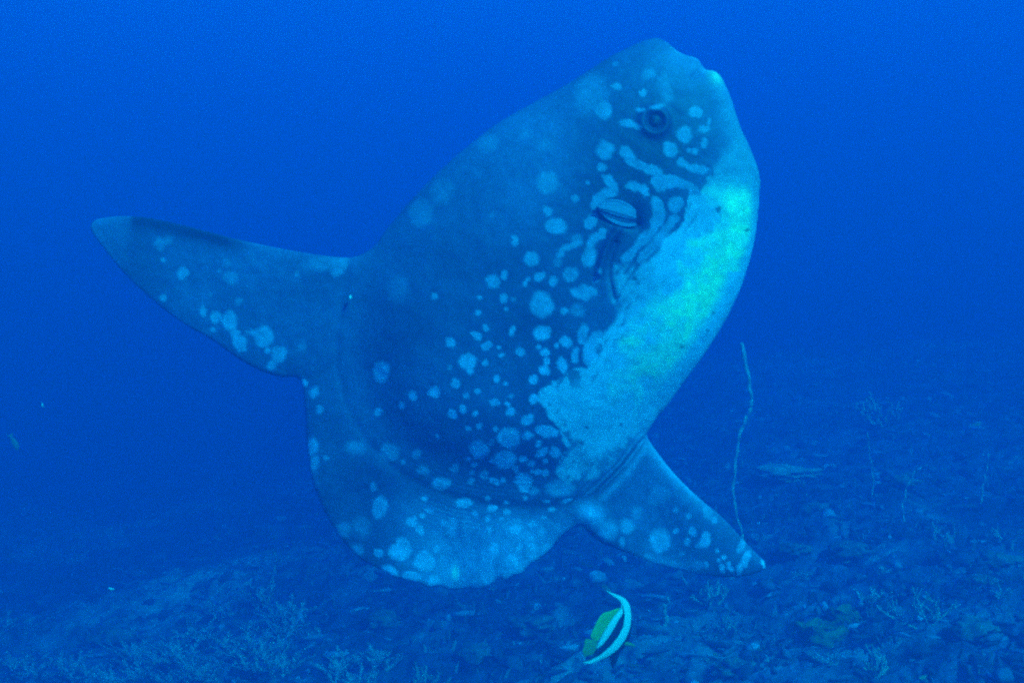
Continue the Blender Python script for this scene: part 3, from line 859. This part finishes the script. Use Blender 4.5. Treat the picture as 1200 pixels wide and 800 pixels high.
def tuft(x, y, size, seed, label, group):
    r = random.Random(seed)
    v = []; f = []
    for k in range(16):
        a = r.uniform(0, 6.283); lean = r.uniform(.15, .9)
        d = Vector((math.cos(a) * lean, math.sin(a) * lean, 1)).normalized()
        L = size * r.uniform(.5, 1)
        p = Vector((r.uniform(-.25, .25) * size, r.uniform(-.25, .25) * size, 0))
        pts = [p + d * L * t + Vector((math.cos(a), math.sin(a), -.4)) * .35 * L * t * t for t in (0, .35, .7, 1)]
        tube(v, f, pts, [size * .028, size * .024, size * .018, size * .008], 5)
        side = d.cross(Vector((0, 0, 1))).normalized() if abs(d.z) < .999 else Vector((1, 0, 0))
        for t in np.linspace(.15, .98, 11):            # feathery side branchlets
            q = p + d * L * t + Vector((math.cos(a), math.sin(a), -.4)) * .35 * L * t * t
            for sg in (-1, 1):
                e = q + (side * sg + d * .7 + Vector((r.uniform(-.3, .3), r.uniform(-.3, .3), r.uniform(-.2, .3)))) * size * .19 * (1.15 - t)
                w = Vector((r.uniform(-1, 1), r.uniform(-1, 1), r.uniform(-1, 1))) * size * .034
                b = len(v)
                v.extend([tuple(q - w), tuple(q + w), tuple(e + w * .4), tuple(e - w * .4)])
                f.append((b, b + 1, b + 2, b + 3))
    o = mesh_obj('soft_coral', v, f, M_tuft)
    o.location = (x, y, float(ground_z(x, y)) - 0.03)
    return tag(o, label, 'soft coral', group)

branch_coral('branching_coral', 1.37, 8.77, 0.20, 5, M_pale, 'pale branching coral on the sea bed right under the lower fin tip', 'coral', thick=0.12, spread=1.6)
branch_coral('branching_coral', 1.22, 8.80, 0.14, 6, M_pale, 'small low pale coral sprig trailing from the branching coral under the fin tip', 'coral', n=4, thick=0.12, spread=2.0)
branch_coral('branching_coral', 1.40, 8.25, 0.13, 7, M_pale, 'bright little coral sprig between bannerfish and yellow sponges', 'coral', n=5, thick=0.14)
branch_coral('branching_coral', 3.12, 9.27, 0.20, 8, M_pale, 'bright sprawling branching coral on the slope below the hooked whip coral', 'coral', n=6, thick=0.16, spread=1.8)
branch_coral('branching_coral', 3.60, 9.31, 0.24, 9, M_pale, 'upright forked pale coral below the lone leaning whip coral', 'coral', n=3, thick=0.12, spread=0.35)
branch_coral('branching_coral', 3.95, 13.7, 0.36, 12, M_pale, 'hazy pale coral clump, the highest and farthest on the slope', 'coral', n=8, thick=0.2, spread=1.2)
branch_coral('branching_coral', 1.99, 7.04, 0.17, 13, M_pale, 'bushy pale branching coral on rubble in front of the yellow sponges', 'coral', n=8, thick=0.13)
branch_coral('branching_coral', 2.35, 7.35, 0.26, 14, M_pale, 'wide thin-armed coral bush on the dark rubble', 'coral', n=7, thick=0.07, spread=1.3)
branch_coral('branching_coral', -0.55, 8.30, 0.18, 15, M_pale, 'pale coral sprig on the sea bed directly below the tail rudder', 'coral', n=6, thick=0.13, spread=1.4)
lump('plate_coral', 2.60, 11.97, 0.30, 3, M_pale, 'flat pale plate coral far behind the tall whip coral', 'coral', flat=0.22)
lump('plate_coral', 1.38, 11.20, 0.13, 4, M_pale, 'small pale round coral showing past the front edge of the lower fin', 'coral', flat=0.6)
lump('vase_sponge', 1.86, 7.75, 0.15, 5, M_sponge, 'larger yellowish lumpy sponge with sunken top on dark rubble', 'sponge', flat=0.8, cup=True)
lump('vase_sponge', 2.06, 7.92, 0.10, 6, M_sponge, 'smaller yellowish sponge behind the larger lumpy sponge', 'sponge', flat=0.9, cup=True)
for i, (x, y, sz, lab) in enumerate([
        (2.52, 9.45, .17, 'rounded reef rock between the tall whip coral and the sprawling pale coral'),
        (2.11, 9.60, .13, 'small reef rock close to the foot of the tall whip coral'),
        (0.15, 9.10, .16, 'low reef rock on the sea bed under the notch between rudder and lower fin'),
        (-0.25, 8.75, .14, 'low reef rock beside the coral sprig below the tail rudder'),
        (2.62, 7.30, .15, 'mottled reef rock beside the wide thin-armed coral bush'),
        (2.95, 8.05, .14, 'mottled reef rock on dark rubble below the sprawling pale coral'),
        (1.30, 7.35, .14, 'low reef rock between the bannerfish and the larger sponge'),
        (3.35, 8.90, .15, 'reef rock between the sprawling coral and the upright forked coral'),
        (3.25, 10.7, .16, 'hazy reef rock beside the hooked whip coral'),
        (2.50, 10.6, .14, 'hazy reef rock in front of the flat plate coral'),
        (-1.00, 9.90, .15, 'reef rock in the hollow next to the feathery soft coral tufts'),
        (-3.30, 10.6, .18, 'lone hazy reef rock at the deep edge of the hollow')]):
    lump('reef_rock', x, y, sz, 20 + i, M_rock, lab, 'rock', 'reef rocks on the sea bed', flat=0.42)
tr = random.Random(4)
tufts = [(-4.18, 11.19), (-3.84, 9.92), (-3.02, 10.07), (-2.68, 10.06), (-2.47, 10.89), (-2.07, 10.35), (-1.73, 10.17), (-1.60, 8.88), (-2.13, 8.87),
         (-3.20, 9.61), (-0.87, 8.72), (-1.95, 9.4), (-2.75, 9.4)]
for i, (x, y) in enumerate(tufts):
    for k in range(3):
        dx, dy = (0, 0) if k == 0 else (tr.uniform(-.35, .35), tr.uniform(-.3, .3))
        tuft(x + dx, y + dy, tr.uniform(.18, .32), 100 + 5 * i + k, 'pale feathery soft coral tuft in the hollow of the sea bed', 'soft coral tufts in the hollow')
for i, (x, y) in enumerate([(1.2, 7.6), (1.75, 7.1), (2.25, 8.0), (2.6, 8.9), (3.3, 9.9), (2.9, 7.6), (1.6, 9.3), (3.55, 8.7), (0.6, 8.4), (2.05, 9.1)]):
    tuft(x, y, tr.uniform(.10, .18), 300 + i, 'small soft coral tuft among dark rubble on the rising slope', 'soft coral tufts on the slope')

# loose coral rubble and turf: nobody could count it
def build_rubble():
    bm = bmesh.new(); bmesh.ops.create_icosphere(bm, subdivisions=2, radius=1.0)
    bv = np.array([v.co[:] for v in bm.verts]); bf = np.array([[v.index for v in f.verts] for f in bm.faces]); bm.free()
    N = 11000
    y = 5.0 + 17 * rng.random(N) ** 1.35
    x = (rng.random(N) * 2 - 1) * (1.0 + 0.52 * y)
    keep = (rng.random(N) < np.where(x > 0, 1.0, 0.55))
    x, y = x[keep], y[keep]; n = len(x)
    z = ground_z(x, y)
    sz = 0.014 + 0.050 * rng.random(n) ** 3.0
    V = []; K = []
    for i in range(n):
        st = np.array([rng.uniform(.6, 1.9), rng.uniform(.5, 1.2), rng.uniform(.4, 1.0)])
        a = rng.uniform(0, 6.283); ca, sa = math.cos(a), math.sin(a)
        k3 = rng.normal(size=(3, 3)) * 1.9; ph = rng.random(3) * 6.283
        if rng.random() < .6:
            st = np.array([rng.uniform(1.8, 3.6), rng.uniform(.35, .6), rng.uniform(.35, .6)]) * .8
        p = bv * st * sz[i] * (1 + 0.22 * np.sin(bv @ k3 + ph).sum(1, keepdims=True) + 0.10 * (rng.random((len(bv), 1)) - .5))
        tl = rng.uniform(-.9, .9)
        p = p @ np.array([[1, 0, 0], [0, math.cos(tl), -math.sin(tl)], [0, math.sin(tl), math.cos(tl)]])
        p = p @ np.array([[ca, -sa, 0], [sa, ca, 0], [0, 0, 1]])
        V.append(p + np.array([x[i], y[i], z[i] + 0.2 * sz[i]]))
        g = rng.choice([0.08, 0.13, 0.19, 0.30, 0.45], p=[.36, .28, .16, .10, .10])
        tint = np.array([1, 1.02, 1.4]) if rng.random() < .96 else np.array([1.0, 1.0, .45])
        K.append(np.tile(g * tint, (len(bv), 1)))
    F = (bf[None] + (np.arange(n) * len(bv))[:, None, None]).reshape(-1, 3)
    o = mesh_obj('coral_rubble', np.concatenate(V), F, M_rubble, smooth=True, colors=np.concatenate(K))
    o['kind'] = 'stuff'; o['label'] = 'loose broken coral rubble strewn over the sea bed'; o['category'] = 'rubble'
build_rubble()

def build_turf():
    N = 26000
    y = 5.0 + 15 * rng.random(N) ** 1.2
    x = (rng.random(N) * 2 - 1) * (1.0 + 0.5 * y)
    k = fbm(x * 1.1 + 4, y * 1.1, 3, 66) > 0.50
    x, y = x[k], y[k]; n = len(x)
    z = ground_z(x, y) - 0.01
    L = 0.03 + 0.09 * rng.random(n) ** 2
    a = rng.random(n) * 6.283; ln = rng.random(n) * 0.9
    dx = np.cos(a) * ln * L; dy = np.sin(a) * ln * L
    w = 0.006 + 0.010 * rng.random(n); b = rng.random(n) * 6.283
    wx, wy = np.cos(b) * w, np.sin(b) * w
    V = np.stack([np.stack([x - wx, y - wy, z], -1), np.stack([x + wx, y + wy, z], -1),
                  np.stack([x + dx * .6 + wx, y + dy * .6 + wy, z + .6 * L], -1), np.stack([x + dx, y + dy, z + L], -1)], 1).reshape(-1, 3)
    F = np.arange(4 * n).reshape(-1, 4)
    g = 0.08 + 0.26 * rng.random(n) ** 2
    K = np.repeat(np.stack([g * .9, g, g * 1.1], -1), 4, 0)
    o = mesh_obj('algae_turf', V, F, M_turf, smooth=False, colors=K)
    o['kind'] = 'stuff'; o['label'] = 'short pale algae turf and hydroids growing on the sea bed'; o['category'] = 'algae'
build_turf()

# drifting flakes
def flake(loc, size, seed, label, group=None):
    r = random.Random(seed)
    v = [(size * r.uniform(.7, 1.2) * math.cos(a) * 1.4, size * .4 * r.uniform(.6, 1.2) * s, size * r.uniform(.7, 1.2) * math.sin(a))
         for s in (-1, 1) for a in np.linspace(0, 2 * math.pi, 8)[:-1]]
    f = [tuple(range(7))[::-1], tuple(range(7, 14))] + [(i, (i + 1) % 7, 7 + (i + 1) % 7, 7 + i) for i in range(7)]
    o = mesh_obj('marine_flake', v, f, M_speck)
    o.location = loc; o.rotation_euler = (r.uniform(0, 3), r.uniform(0, 3), r.uniform(0, 3))
    return tag(o, label, 'flake', group)
p = skin_at(413, 350)
flake(Vector((0, 4.5, 0)) + p + Vector((0, -0.02, 0)), 0.009, 1, 'tiny bright flake drifting before the base of the long raised fin')
flake((-1.88, 6.0, -1.16), 0.011, 2, 'single bright white flake drifting low above the pale sea bed patches')
flake((-2.2, 6.0, -0.30), 0.008, 4, 'tiny pale elongated flake adrift in open water below the raised fin tip')
